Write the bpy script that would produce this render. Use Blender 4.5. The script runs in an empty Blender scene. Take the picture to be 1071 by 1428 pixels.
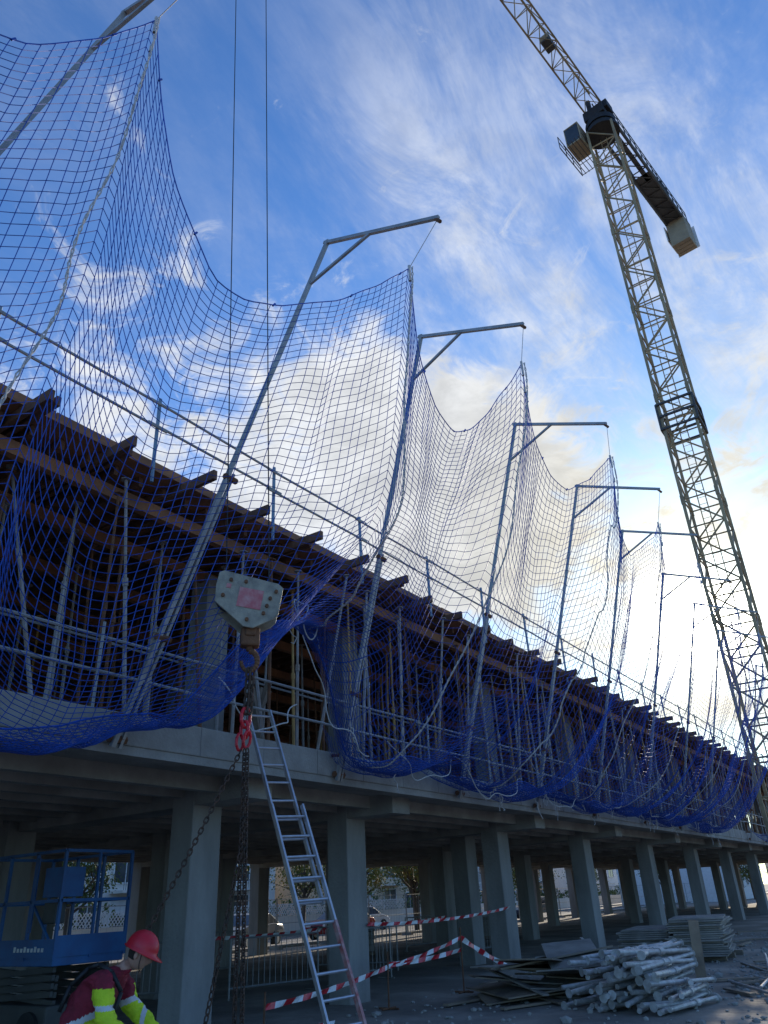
import bpy, bmesh, math, random
import numpy as np
from mathutils import Vector, Matrix, noise
random.seed(7); np.random.seed(7)
scene=bpy.context.scene
D=bpy.data

# ------------------------------------------------------------------ helpers
def mat(name,c1,c2=None,scale=5,rough=.8,metal=0,bump=0,bscale=40,detail=6,c3=None,streak=None,lo=.35,hi=.65):
    m=D.materials.new(name); m.use_nodes=True; nt=m.node_tree; N=nt.nodes; L=nt.links
    b=N['Principled BSDF']; b.inputs['Roughness'].default_value=rough; b.inputs['Metallic'].default_value=metal
    geo=N.new('ShaderNodeNewGeometry')
    if c2 is None: c2=tuple(x*.7 for x in c1)
    vec=geo.outputs['Position']
    if streak:
        mp=N.new('ShaderNodeMapping'); mp.inputs['Scale'].default_value=streak; L.new(vec,mp.inputs[0]); v2=mp.outputs[0]
    else: v2=vec
    n=N.new('ShaderNodeTexNoise'); n.inputs['Scale'].default_value=scale; n.inputs['Detail'].default_value=detail; n.inputs['Roughness'].default_value=.6
    L.new(v2,n.inputs['Vector'])
    r=N.new('ShaderNodeValToRGB'); L.new(n.outputs['Fac'],r.inputs[0])
    r.color_ramp.elements[0].position=lo; r.color_ramp.elements[1].position=hi
    r.color_ramp.elements[0].color=(*c1,1); r.color_ramp.elements[1].color=(*c2,1)
    if c3:
        e=r.color_ramp.elements.new((lo+hi)/2+.02); e.color=(*c3,1)
    L.new(r.outputs[0],b.inputs['Base Color'])
    if bump:
        n2=N.new('ShaderNodeTexNoise'); n2.inputs['Scale'].default_value=bscale; n2.inputs['Detail'].default_value=5
        L.new(vec,n2.inputs['Vector'])
        bp=N.new('ShaderNodeBump'); bp.inputs['Strength'].default_value=bump; bp.inputs['Distance'].default_value=.03
        L.new(n2.outputs['Fac'],bp.inputs['Height']); L.new(bp.outputs[0],b.inputs['Normal'])
    return m

def mk(name,verts,faces,mats,parent=None,midx=None,smooth=False,bevel=0):
    v=np.asarray(verts,dtype=float).reshape(-1,3)
    lo=v.min(0); hi=v.max(0); o=np.array([(lo[0]+hi[0])/2,(lo[1]+hi[1])/2,lo[2]])
    v=v-o
    me=D.meshes.new(name); me.from_pydata(v.tolist(),[],faces if isinstance(faces,list) else faces.tolist())
    if not isinstance(mats,(list,tuple)): mats=[mats]
    for m in mats: me.materials.append(m)
    if midx is not None: me.polygons.foreach_set('material_index',np.asarray(midx,dtype=np.int32))
    if smooth: me.polygons.foreach_set('use_smooth',np.ones(len(me.polygons),dtype=bool))
    me.update()
    ob=D.objects.new(name,me); ob.location=o.tolist(); scene.collection.objects.link(ob)
    if parent: ob.parent=parent; ob.matrix_parent_inverse=parent.matrix_world.inverted()
    if bevel:
        md=ob.modifiers.new('bevel','BEVEL'); md.width=bevel; md.segments=2; md.limit_method='ANGLE'
    return ob

def empty(name,loc=(0,0,0)):
    e=D.objects.new(name,None); e.location=loc; e.empty_display_size=.3; scene.collection.objects.link(e)
    e.matrix_world=Matrix.Translation(loc); return e

def tubegeo(segs,n=6,caps=True):
    S=np.asarray(segs,dtype=float)
    if S.shape[1]==7: S=np.hstack([S,S[:,6:7]])
    p0=S[:,0:3]; p1=S[:,3:6]; r0=S[:,6]; r1=S[:,7]
    d=p1-p0; d/=np.maximum(np.linalg.norm(d,axis=1,keepdims=True),1e-9)
    ref=np.where(np.abs(d[:,2:3])>.9,np.array([[1.,0,0]]),np.array([[0,0,1.]]))
    u=np.cross(d,ref); u/=np.linalg.norm(u,axis=1,keepdims=True); w=np.cross(d,u)
    k=len(S); a=np.arange(n)*2*math.pi/n+math.pi/4*(n==4)
    ring=u[:,None,:]*np.cos(a)[None,:,None]+w[:,None,:]*np.sin(a)[None,:,None]
    V=np.concatenate([p0[:,None,:]+ring*r0[:,None,None],p1[:,None,:]+ring*r1[:,None,None]],axis=1).reshape(-1,3)
    base=(np.arange(k)*2*n)[:,None]
    i=np.arange(n); j=(i+1)%n
    q=np.stack([i,j,j+n,i+n],axis=1)
    F=(base[:,:,None]+q[None]).reshape(-1,4).tolist()
    if caps:
        for b in range(k):
            F.append([b*2*n+x for x in range(n-1,-1,-1)]); F.append([b*2*n+n+x for x in range(n)])
    return V,F
def tubes(name,segs,m,n=6,parent=None,caps=True,smooth=False):
    V,F=tubegeo(segs,n,caps); return mk(name,V,F,m,parent,smooth=smooth)
def seg(a,b,r,r2=None): return [*a,*b,r,r if r2 is None else r2]
def poly(pts,r): return [seg(pts[i],pts[i+1],r) for i in range(len(pts)-1)]

BC=np.array([[-1,-1,-1],[1,-1,-1],[1,1,-1],[-1,1,-1],[-1,-1,1],[1,-1,1],[1,1,1],[-1,1,1]],float)
BF=[[0,3,2,1],[4,5,6,7],[0,1,5,4],[1,2,6,5],[2,3,7,6],[3,0,4,7]]
def boxgeo(bl):
    V=[];F=[]
    for b in bl:
        c,h=np.array(b[0],float),np.array(b[1],float)/2
        v=BC*h
        if len(b)>2 and b[2] is not None: v=v@np.array(b[2]).T
        o=len(V)*8; V.append(v+c); F+= [[i+o for i in f] for f in BF]
    return np.concatenate(V),F
def boxes(name,bl,m,parent=None,bevel=0,midx=None):
    V,F=boxgeo(bl)
    if midx is not None: midx=np.repeat(midx,6)
    return mk(name,V,F,m,parent,bevel=bevel,midx=midx)
def rz(a): return np.array(Matrix.Rotation(a,3,'Z'))
def rot(ax,ay,az): return np.array((Matrix.Rotation(az,3,'Z')@Matrix.Rotation(ay,3,'Y')@Matrix.Rotation(ax,3,'X')))
def lohi(x0,x1,y0,y1,z0,z1): return ((( x0+x1)/2,(y0+y1)/2,(z0+z1)/2),(x1-x0,y1-y0,z1-z0))

# ------------------------------------------------------------------ materials
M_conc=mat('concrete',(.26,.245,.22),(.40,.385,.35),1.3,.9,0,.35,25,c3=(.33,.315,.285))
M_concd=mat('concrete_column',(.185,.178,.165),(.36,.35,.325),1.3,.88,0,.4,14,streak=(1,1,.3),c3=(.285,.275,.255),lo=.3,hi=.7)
M_ground=mat('site_ground',(.17,.148,.12),(.40,.35,.285),.45,.95,0,1.0,5,detail=14,c3=(.26,.23,.19))
M_asph=mat('asphalt',(.10,.098,.095),(.15,.145,.14),2,.9,0,.3,60)
M_pave=mat('pavement',(.27,.255,.23),(.38,.36,.32),1,.9,0,.2,30)
M_galv=mat('galvanised_steel',(.27,.275,.275),(.38,.385,.38),6,.55,.45)
M_prop=mat('prop_steel',(.38,.37,.36),(.28,.21,.155),3,.6,.3)
M_pile=mat('galvanised_prop_tubes',(.56,.55,.53),(.36,.33,.30),9,.5,.25)
M_rust=mat('rusty_steel',(.25,.115,.055),(.13,.065,.038),8,.85,.2,.3)
M_chain=mat('chain_steel',(.13,.07,.045),(.06,.048,.04),14,.7,.4,.3)
M_yel=mat('yellow_prop_paint',(.56,.34,.10),(.36,.20,.07),4,.7)
M_ply=mat('formwork_ply',(.40,.17,.07),(.18,.085,.045),1.5,.75,0,.15,20)
M_beam=mat('timber_beam',(.22,.105,.055),(.11,.058,.036),3,.8,0,.2,30)
M_wood=mat('weathered_board',(.34,.26,.18),(.18,.145,.11),2.5,.85,0,.3,20,streak=(1,.2,1))
M_woodg=mat('grey_board',(.38,.34,.29),(.21,.19,.165),2,.85,0,.3,25)
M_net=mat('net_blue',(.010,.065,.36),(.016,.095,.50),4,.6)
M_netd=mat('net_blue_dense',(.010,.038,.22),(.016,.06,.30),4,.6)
M_rope=mat('white_rope',(.64,.61,.58),(.42,.42,.43),30,.85)
M_black=mat('black_steel',(.02,.02,.022),(.035,.035,.035),4,.6,.3)
M_crane=mat('crane_paint',(.40,.31,.165),(.25,.19,.11),1,.65,.05)
M_cw=mat('counterweight_concrete',(.40,.33,.22),(.30,.25,.17),1,.8)
M_craned=mat('crane_grey',(.10,.10,.09),(.06,.06,.06),1,.6,.2)
M_hook=mat('hook_paint',(.40,.36,.27),(.21,.19,.155),7,.6,.1,.2,60)
M_redp=mat('red_label',(.52,.12,.13),(.58,.30,.28),9,.6)
M_red=mat('red_paint',(.66,.015,.03),(.50,.015,.025),5,.4)
M_white=mat('white_paint',(.80,.80,.78),(.70,.70,.68),4,.6)
M_alu=mat('aluminium',(.62,.63,.65),(.5,.5,.52),8,.38,.75)
M_blue=mat('lift_blue',(.02,.13,.34),(.025,.09,.24),3,.5)
M_glass=mat('window_glass',(.04,.05,.06),(.08,.09,.10),.5,.12)
M_wall=mat('render_wall',(.72,.67,.58),(.80,.75,.67),.6,.9)
M_wallb=mat('ochre_wall',(.68,.53,.36),(.74,.60,.44),.6,.9)
M_wallg=mat('grey_wall',(.54,.52,.49),(.64,.61,.57),.6,.9)
M_roof=mat('roof_tile',(.34,.15,.09),(.25,.11,.07),3,.85)
M_leaf=mat('foliage_autumn',(.08,.12,.02),(.42,.26,.04),1.1,.75,c3=(.18,.18,.035))
M_leafg=mat('foliage_green',(.05,.11,.02),(.14,.17,.04),1.1,.75)
M_bark=mat('bark',(.11,.085,.06),(.06,.05,.04),8,.9)
M_car=mat('car_paint',(.30,.31,.33),(.28,.29,.31),1,.3,.4)
M_rubber=mat('rubber',(.02,.02,.02),(.03,.03,.03),5,.85)
M_maroon=mat('jacket_maroon',(.28,.014,.035),(.16,.01,.022),9,.8,0,.5,22)
M_hiv=mat('hivis_yellow',(.66,.84,.02),(.50,.68,.02),8,.75,0,.5,22)
M_refl=mat('reflective_band',(.65,.66,.67),(.55,.55,.55),10,.4)
M_navy=mat('work_trousers',(.03,.035,.06),(.02,.025,.04),10,.85)
M_skin=mat('skin',(.50,.28,.20),(.44,.24,.17),10,.55)
M_hair=mat('hair',(.03,.02,.015),(.02,.015,.01),30,.8)

# ------------------------------------------------------------------ camera
p=math.radians(27.4); roll=math.radians(3.0); yaw=math.radians(33.4)
R0=Vector((math.cos(yaw),math.sin(yaw),0)); H=Vector((-math.sin(yaw),math.cos(yaw),0)); Z=Vector((0,0,1))
F0=H*math.cos(p)+Z*math.sin(p); U0=-H*math.sin(p)+Z*math.cos(p)
X=R0*math.cos(roll)-U0*math.sin(roll); Y=R0*math.sin(roll)+U0*math.cos(roll)
cam=D.cameras.new('camera'); co=D.objects.new('camera',cam); scene.collection.objects.link(co)
mw=Matrix(((X.x,Y.x,-F0.x,0),(X.y,Y.y,-F0.y,0),(X.z,Y.z,-F0.z,1.6),(0,0,0,1)))
co.matrix_world=mw; cam.sensor_fit='VERTICAL'; cam.sensor_height=24; cam.lens=24*1050/1428; cam.clip_end=6000; cam.clip_start=.05
scene.camera=co

# ------------------------------------------------------------------ light / sky
sd=Vector((-199,1084,324)).normalized()
elev=math.asin(sd.z); azi=math.atan2(sd.x,sd.y)
sl=D.lights.new('sun','SUN'); sl.energy=4.8; sl.angle=math.radians(.5); sl.color=(1,.88,.70)
so=D.objects.new('sun',sl); so.rotation_euler=sd.to_track_quat('Z','Y').to_euler(); so.location=(0,0,60); scene.collection.objects.link(so)
w=D.worlds.new('World'); scene.world=w; w.use_nodes=True; nt=w.node_tree; N=nt.nodes; L=nt.links
bg=N['Background']; bg.inputs['Strength'].default_value=1.0
sky=N.new('ShaderNodeTexSky'); sky.sky_type='NISHITA'; sky.sun_disc=False; sky.sun_elevation=elev; sky.sun_rotation=azi
sky.air_density=1.0; sky.dust_density=.6; sky.ozone_density=2.0
tc=N.new('ShaderNodeTexCoord')
def m_(op,a,b=None,clamp=False):
    n=N.new('ShaderNodeMath'); n.operation=op; n.use_clamp=clamp
    for i,x in enumerate([a,b]):
        if x is None: continue
        if isinstance(x,(int,float)): n.inputs[i].default_value=x
        else: L.new(x,n.inputs[i])
    return n.outputs[0]
def dotn(v):
    n=N.new('ShaderNodeVectorMath'); n.operation='DOT_PRODUCT'; L.new(dirv,n.inputs[0]); n.inputs[1].default_value=v; return n.outputs['Value']
def mr(x,a,b,c=0,d=1,smooth=True):
    n=N.new('ShaderNodeMapRange'); n.interpolation_type='SMOOTHSTEP' if smooth else 'LINEAR'
    L.new(x,n.inputs[0]); n.inputs[1].default_value=a; n.inputs[2].default_value=b; n.inputs[3].default_value=c; n.inputs[4].default_value=d; return n.outputs[0]
def mixc(f,a,b,mode='MIX'):
    n=N.new('ShaderNodeMix'); n.data_type='RGBA'; n.blend_type=mode
    if isinstance(f,(int,float)): n.inputs[0].default_value=f
    else: L.new(f,n.inputs[0])
    for i,x in ((6,a),(7,b)):
        if isinstance(x,tuple): n.inputs[i].default_value=(*x,1)
        else: L.new(x,n.inputs[i])
    return n.outputs[2]
nv=N.new('ShaderNodeVectorMath'); nv.operation='NORMALIZE'; L.new(tc.outputs['Generated'],nv.inputs[0]); dirv=nv.outputs[0]
sx=N.new('ShaderNodeSeparateXYZ'); L.new(dirv,sx.inputs[0])
zz=m_('ADD',m_('MAXIMUM',sx.outputs[2],0.0),.14)
cx=N.new('ShaderNodeCombineXYZ'); L.new(m_('DIVIDE',sx.outputs[0],zz),cx.inputs[0]); L.new(m_('DIVIDE',sx.outputs[1],zz),cx.inputs[1])
def nz(scale,detail,rough,dist=0,sc=(1,1,1),off=(0,0,0),rotz=0,src=None):
    mp=N.new('ShaderNodeMapping'); mp.inputs['Scale'].default_value=sc; mp.inputs['Location'].default_value=off; mp.inputs['Rotation'].default_value=(0,0,rotz); L.new(src or cx.outputs[0],mp.inputs[0])
    n=N.new('ShaderNodeTexNoise'); n.inputs['Scale'].default_value=scale; n.inputs['Detail'].default_value=detail; n.inputs['Roughness'].default_value=rough; n.inputs['Distortion'].default_value=dist
    L.new(mp.outputs[0],n.inputs['Vector']); return n.outputs['Fac']
n1=nz(10.5,7,.64,.9,src=dirv,sc=(1,1,1.7),off=(.3,.1,.2))
blobs=[((-492,667,684),6,.22),((-464,726,619),7,.20),((-417,826,508),11,.32),((-345,832,576),6,.14),((-555,580,756),2.5,.17),
 ((-639,487,819),4.5,.15),((-608,603,664),6,.14),((-771,490,673),9,.13),((-561,703,553),8,.18),((-199,1084,324),28,.22),((-600,800,420),18,.22),((-850,600,450),20,.14)]
bias=None
for v,rad,wt in blobs:
    v=Vector(v).normalized(); x=mr(dotn(v),math.cos(math.radians(rad)),1.0,0,wt,False)
    bias=x if bias is None else m_('ADD',bias,x)
dens=mr(m_('ADD',n1,bias),.60,.86)
n2=nz(1.7,7,.68,1.0,(1,.34,1),(3,1,0),.6)
n3=nz(7.0,6,.72,.8,(1,.42,1),(1,4,0),.5)
right=mr(dotn(Vector((-60,900,520)).normalized()),.74,.985,.15,1.0)
wisp=m_('MULTIPLY',m_('MULTIPLY',mr(n2,.34,.64),mr(n3,.32,.66,.30,1.0)),right)
ds=dotn(sd); dsc=m_('MAXIMUM',ds,0.0)
g0=m_('POWER',dsc,1000.0); g1=m_('POWER',dsc,120.0); g2=m_('POWER',dsc,24.0)
n4=nz(16,6,.6,.3,src=dirv,sc=(1,1,1.8),off=(.33,.13,.26))
shade=m_('MULTIPLY',mr(m_('ADD',n1,m_('MULTIPLY',bias,.5)),.55,.88,1.0,.86),mr(n4,.35,.65,1.06,.86))
cl=m_('MULTIPLY',shade,.99)
clc=N.new('ShaderNodeCombineColor'); L.new(m_('MULTIPLY',cl,.96),clc.inputs[0]); L.new(m_('MULTIPLY',cl,.985),clc.inputs[1]); L.new(m_('MULTIPLY',cl,1.01),clc.inputs[2])
skys=mixc(1.0,sky.outputs[0],(.092,.155,.24),'MULTIPLY')
c=mixc(m_('MULTIPLY',wisp,.80),skys,clc.outputs[0])
c=mixc(m_('MULTIPLY',dens,.93),c,clc.outputs[0])
def addg(c,g,col):
    n=N.new('ShaderNodeVectorMath'); n.operation='SCALE'; n.inputs[0].default_value=col; L.new(g,n.inputs['Scale'])
    a=N.new('ShaderNodeVectorMath'); a.operation='ADD'; L.new(c,a.inputs[0]); L.new(n.outputs[0],a.inputs[1]); return a.outputs[0]
warm=mixc(m_('POWER',dsc,14.0),(1.0,1.0,1.0),(.72,.66,.56))
c=mixc(1.0,c,warm,'MULTIPLY')
c=addg(c,g0,(18,17,14)); c=addg(c,g1,(.85,.77,.55)); c=addg(c,g2,(.16,.15,.10))
L.new(c,bg.inputs['Color'])
scene.view_settings.view_transform='Standard'; scene.view_settings.look='None'; scene.view_settings.exposure=0

# ------------------------------------------------------------------ ground, roads
mk('ground',[(-1500,-1500,0),(1500,-1500,0),(1500,1500,0),(-1500,1500,0)],[[0,1,2,3]],M_ground)
boxes('road',[lohi(-35,-27.5,-300,400,-.05,.004)],M_asph)
boxes('pavement',[lohi(-39,-35,-300,400,-.05,.13),lohi(-27.5,-26.2,-300,400,-.05,.12)],M_pave)
boxes('road_marking',[lohi(-31.35,-31.2,y,y+2,.004,.009) for y in range(-40,200,5)],M_white)

# ------------------------------------------------------------------ building under construction
bld=empty('building_under_construction',(-16,30,0))
Y0,Y1=-8,80; XB=-24.5
colY=[-3,3.0,9.1,13.1,19.6,25.6,32.3,39.0,45.7,52.4,59,65.7,72.4,79]
colX=[-9.95,-15.2,-20.0,-24.0]
cb=[]; cu=[]
for y in colY:
    for i,x in enumerate(colX):
        if y==9.1 and i==1: continue
        cb.append(lohi(x-.25,x+.25,y-.31,y+.31,-.3,3.5))
        cu.append(lohi(x-.22,x+.22,y-.28,y+.28,3.85,7.1))
cb.append(lohi(-15.0,-14.5,8.6,9.2,-.3,3.5)); cb.append(lohi(-11.9,-11.4,20.6,21.2,-.3,3.5))
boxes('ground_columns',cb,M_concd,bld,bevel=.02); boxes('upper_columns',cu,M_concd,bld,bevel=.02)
boxes('first_floor_slab',[lohi(XB,-8.0,Y0,Y1,3.47,3.86)],M_conc,bld,bevel=.015)
bb=[]
for x in (-8.17,): bb.append(lohi(x-.15,x+.15,Y0,Y1,3.36,3.468))
x=-9.2
while x>XB+.3:
    bb.append(lohi(x-.07,x+.07,Y0,Y1,3.25,3.472)); x-=.8
for y in colY: bb.append(lohi(XB+.2,-8.6,y-.3,y+.3,3.12,3.476))
boxes('slab_ribs',bb,M_conc,bld)
boxes('slab_edge_joints',[lohi(-8.003,-7.994,y,y+.012,3.48,3.85) for y in np.arange(Y0+.3,Y1,1.25)],M_concd,bld)
boxes('formwork_deck',[lohi(XB,-8.0,Y0,Y1,7.40,7.44)],M_ply,bld)
boxes('formwork_edge_board',[lohi(-8.16,-8.1,y,y+2.47,7.445,7.62+random.uniform(-.02,.02)) for y in np.arange(Y0,Y1-2.5,2.5)],M_ply,bld)
jb=[]
y=.1
js=[]
while y<Y1:
    js.append(y); y+=1.31+random.uniform(-.05,.05)
for y in js:
    e=-7.45+random.uniform(-.16,.16)
    jb.append(lohi(-13,e,y-.035,y+.035,7.24,7.39))
    if random.random()<.6: jb.append(lohi(-10.5,e-random.uniform(.05,.4),y+.1,y+.16,7.25,7.38))
    jb.append(lohi(XB,-13.1,y-.04,y+.04,7.2,7.39))
for y in np.arange(Y0,Y1,.44): jb.append(lohi(-23,-8.3,y-.035,y+.035,7.24,7.385))
boxes('formwork_joists',jb,M_beam,bld)
pb=[]
for x in (-8.55,-9.9,-11.6,-13.3,-15,-17,-19,-21,-23): pb.append(lohi(x-.06,x+.06,Y0,Y1,6.98,7.18))
boxes('formwork_primary_beams',pb,M_ply,bld)
segs={'galv':[],'rust':[],'yel':[]}
def prop(x,y,z0,z1,r=.028,tx=0,ty=0,kind=None):
    kind=kind or random.choices(['galv','rust','yel'],[.50,.31,.19])[0]
    m=.5+random.uniform(-.08,.12)
    a=Vector((x,y,z0)); b=Vector((x+tx,y+ty,z1)); c_=a.lerp(b,m)
    s=segs[kind]; s.append(seg(a,c_,r)); s.append(seg(c_,b,r*.78)); s.append(seg(c_-(b-a).normalized()*.06,c_+(b-a).normalized()*.05,r*1.45))
    s.append(seg(a,a+Vector((0,0,.012)),.075)); s.append(seg(b-Vector((0,0,.015)),b,.075))
for xi,x in enumerate((-8.3,-8.95,-9.9,-11,-12.3,-13.6,-15,-17,-19,-21,-23)):
    st=(.75,1.0,.9,1.2,1.2,1.2,1.3,1.5,1.6,1.8,2)[xi]
    for y in np.arange(Y0+.4,Y1,st):
        yy=y+random.uniform(-.2,.2)
        if xi==0 and random.random()<.12: continue
        prop(x+random.uniform(-.12,.12),yy,3.87,6.98,.028,random.uniform(-.07,.07) ,random.uniform(-.1,.1))
for y in np.arange(1.0,Y1,1.3):
    prop(-8.25,y,3.87,7.1,.03,random.uniform(.15,.55) if random.random()<.6 else random.uniform(-.9,-.3),random.uniform(-.6,.7),random.choice(['galv','galv','rust']))
tubes('shoring_props_galvanised',segs['galv'],M_prop,6,bld); tubes('shoring_props_rusty',segs['rust'],M_rust,6,bld); tubes('shoring_props_yellow',segs['yel'],M_yel,6,bld)
s=[]
for x,z in ((-8.08,4.78),(-8.08,4.32),(-9.9,5.4),(-11.6,5.5),(-12.6,4.9)):
    for y in np.arange(Y0,Y1,3.0): s.append(seg((x,y,z+random.uniform(-.02,.02)),(x,y+3.1,z+random.uniform(-.02,.02)),.021))
for y in np.arange(.4,Y1,2.6): s.append(seg((-8.08,y,3.86),(-8.05,y,4.95),.022))
tubes('slab_guardrail',s,M_galv,6,bld)
wb=[]
for i in range(7): wb.append(((-8.9-i*.16,9.3+i*.12,4.4+random.uniform(-.1,.1)),(.1,.06,1.2+random.uniform(0,.5)),rot(random.uniform(-.35,.1),random.uniform(-.3,.3),0)))
boxes('leaning_timbers',wb,M_wood,bld)
gr=empty('deck_guardrail',(-8,30,7.4))
s=[];k=[]
ys=list(np.arange(-4.35,Y1,2.6))
for i,y in enumerate(ys):
    k.append(seg((-8.02,y,7.2),(-8.02+random.uniform(-.02,.03),y+random.uniform(-.03,.03),8.66),.03))
    if i<len(ys)-1:
        for z in (8.54,8.14):
            s.append(seg((-7.98,y-.2,z+random.uniform(-.025,.025)),(-7.98,y+2.75,z+random.uniform(-.025,.025)),.021))
tubes('rails',s,M_galv,8,gr); tubes('posts',k,mat('post_blue_grey',(.16,.25,.33),(.24,.31,.36),3,.5,.3),6,gr)

# ------------------------------------------------------------------ gallows posts
PYc=[-1.4,3.0,7.13,10.1,14.26,18.0,21.8,26.2,30.0,34.2,42,46,50,54,58]
base={1:(-7.7,.9),2:(-8.0,5.8)}
tips=[]
for i,y in enumerate(PYc):
    g=empty('net_gallows_post',(-8,y,3.3))
    bx,by=base.get(i,(-8.0+random.uniform(-.03,.05),y+random.uniform(-.1,.35)))
    if i==0: by=y-1
    b=Vector((bx+.12,by,3.4)); cz=11.4+(.5 if i<2 else random.uniform(-.12,.12)); cn=Vector((-5.52+random.uniform(-.06,.06),y,cz))
    tp=cn+Vector((2.08,0,-.84+random.uniform(-.05,.05)))
    d=(cn-b).normalized()
    s=[seg(b,cn+d*.04,.042),seg(cn-Vector((.06,0,-.02)),tp,.04),seg(cn-d*.95,cn+(tp-cn)*.42,.03)]
    s.append(seg(b+Vector((-.02,.12,0)),b+d*3.9+Vector((-.02,.1,0)),.027)); 
    tubes('post',s,M_galv,4,g)
    q=[seg(b+Vector((-.02,-.05,.1)),b+Vector((-.02,.2,.1)),.05)]
    q.append(seg(b+d*1.4+Vector((0,-.05,0)),b+d*1.4+Vector((0,.18,0)),.045)); q.append(seg(b+d*3.8+Vector((0,-.05,0)),b+d*3.8+Vector((0,.18,0)),.045))
    q.append(seg(b+d*.4,b+Vector((-.4,0,.44)),.03)); q.append(seg(tp-Vector((.05,0,0)),tp+Vector((.02,0,-.1)),.03))
    tubes('clamps',q,M_rust,6,g)
    tips.append(tp)
    
# ------------------------------------------------------------------ safety net
PK=[]
for i,y in enumerate(PYc):
    if i==0: PK.append((-4.9,10.6))
    elif i==1: PK.append((-4.88,10.98))
    elif i==2: PK.append((-4.08,9.83))
    else: PK.append((-3.66+random.uniform(-.08,.08),9.72+random.uniform(-.2,.15)))
TB={0:[(0,10.6),(.2,9.3),(.5,8.7),(.75,9.3),(.9,10.2),(1,10.98)],
    1:[(0,10.98),(.05,10.0),(.13,8.93),(.3,7.95),(.42,7.9),(.53,8.12),(.74,8.72),(.9,9.35),(1,9.83)],
    2:[(0,9.83),(.05,9.0),(.11,8.5),(.28,7.9),(.45,7.75),(.6,8.0),(.75,8.5),(.9,9.2),(1,9.75)],
    3:[(0,9.75),(.06,9.1),(.15,8.6),(.35,8.3),(.55,8.35),(.8,9.0),(1,9.8)]}
tabs=[]; gf=np.linspace(0,1,201)
for i in range(len(PYc)-1):
    if i in TB: t_=TB[i]
    else:
        a,b=PK[i][1],PK[i+1][1]; lo_=8.15+random.uniform(-.3,.3); m=random.uniform(.4,.62)
        t_=[(0,a),(.07,a-(a-lo_)*.45),(.17,a-(a-lo_)*.78),(m,lo_),(.5+m*.5,lo_+(b-lo_)*.38),(.93,lo_+(b-lo_)*.72),(1,b)]
    z=np.interp(gf,[q[0] for q in t_],[q[1] for q in t_])
    for _ in range(14): z[1:-1]=(z[:-2]+2*z[1:-1]+z[2:])/4
    tabs.append(z)
def top(y):
    for i in range(len(PYc)-1):
        if y<=PYc[i+1] or i==len(PYc)-2: break
    f=(y-PYc[i])/(PYc[i+1]-PYc[i]); f=min(max(f,0),1)
    zt=float(np.interp(f,gf,tabs[i])); x=PK[i][0]*(1-f)+PK[i+1][0]*f
    return i,f,x-.35*(1-abs(2*f-1)**2),zt
def lift(y):
    a=abs(y-8.35)/1.9
    return 0 if a>=1 else (1-a**2)**1.5*1.15
def surf(y,q,off=0.0):
    i,f,_,_=top(y); Lb=PYc[i+1]-PYc[i]
    wq=(1-q)**3
    yy=y-wq*.40*math.sin(2*math.pi*f)/(2*math.pi)*Lb
    i,f,xt,zt=top(yy)
    b=lift(y)
    sagb=.30*math.sin(y*1.1+.5)+.20*math.sin(y*2.7)+.25*noise.noise(Vector((y*.45,3,3)))
    lowl=.30*max(0,min(1,(6.2-y)/1.2))
    P0=Vector((xt,0,zt)); P1=Vector((xt-.55,0,zt-(zt-3.8)*.50)); P2=Vector((-6.5+.4*b,0,2.55+sagb*.6+2.1*b-lowl)); P3=Vector((-7.75+.5*b,0,3.8+sagb*.3+1.45*b-lowl))
    t=q; a=P0*(1-t)**3+P1*3*t*(1-t)**2+P2*3*t*t*(1-t)+P3*t**3
    e=math.sin(math.pi*min(q*1.02,1)); e2=min(1,q*6)*min(1,(1-q)*8)
    n=noise.noise
    nx=n(Vector((y*.55,q*2.2,1.3)))*.50*e+n(Vector((y*1.7,q*1.6,7)))*.15*e2+n(Vector((y*4,q*2,11)))*.03*e2
    ny=n(Vector((y*.5,q*2.5,9.3)))*.42*e+n(Vector((y*1.8,q*5,4)))*.10*e2
    nzv=n(Vector((y*.9,q*3,3)))*.22*e+n(Vector((y*2.6,q*6,23)))*.06*e2
    fd=min(f,1-f); cr=math.exp(-(fd/.07)**2)*.18*math.sin(math.pi*min(1,q*.9+.08))
    edge=.05*n(Vector((y*2.3,0,31)))*(1-q)
    return Vector((a.x+nx+cr+off,yy+ny,a.z+nzv+edge))
net=empty('safety_net',(-6,16,3.2))
def netmesh(name,ya,yb,st,rows,q0,q1,r,m,off=0,diag=False):
    cols=int((yb-ya)/st)+1
    G=np.zeros((cols,rows+1,3))
    for a in range(cols):
        for b in range(rows+1):
            y_=ya+a*st
            if diag: y_+=(.5*st if b%2 else 0)
            G[a,b]=surf(y_,q0+(q1-q0)*b/rows,off)
    e=[]
    if diag:
        A=G[:,:-1]; B=G[:,1:]
        e.append(np.concatenate([A.reshape(-1,3),B.reshape(-1,3)],1))
        for b in range(rows):
            if b%2==0: e.append(np.concatenate([G[1:,b],G[:-1,b+1]],1))
            else: e.append(np.concatenate([G[:-1,b],G[1:,b+1]],1))
    else:
        e.append(np.concatenate([G[:-1].reshape(-1,3),G[1:].reshape(-1,3)],1))
        e.append(np.concatenate([G[:,:-1].reshape(-1,3),G[:,1:].reshape(-1,3)],1))
    E=np.concatenate(e); E=np.hstack([E,np.full((len(E),1),r)])
    return tubes(name,E,m,3,net,caps=False)
netmesh('mesh_front',-1.2,9.0,.112,80,0,1,.0049,M_net)
netmesh('mesh_middle',9.0,34.1,.13,66,0,1,.0052,M_net)
netmesh('mesh_far',42,58,.2,42,0,1,.004,M_net)
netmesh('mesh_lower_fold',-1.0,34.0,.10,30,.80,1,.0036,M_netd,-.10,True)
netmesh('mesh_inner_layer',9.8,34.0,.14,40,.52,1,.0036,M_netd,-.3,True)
bs=[]
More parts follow.
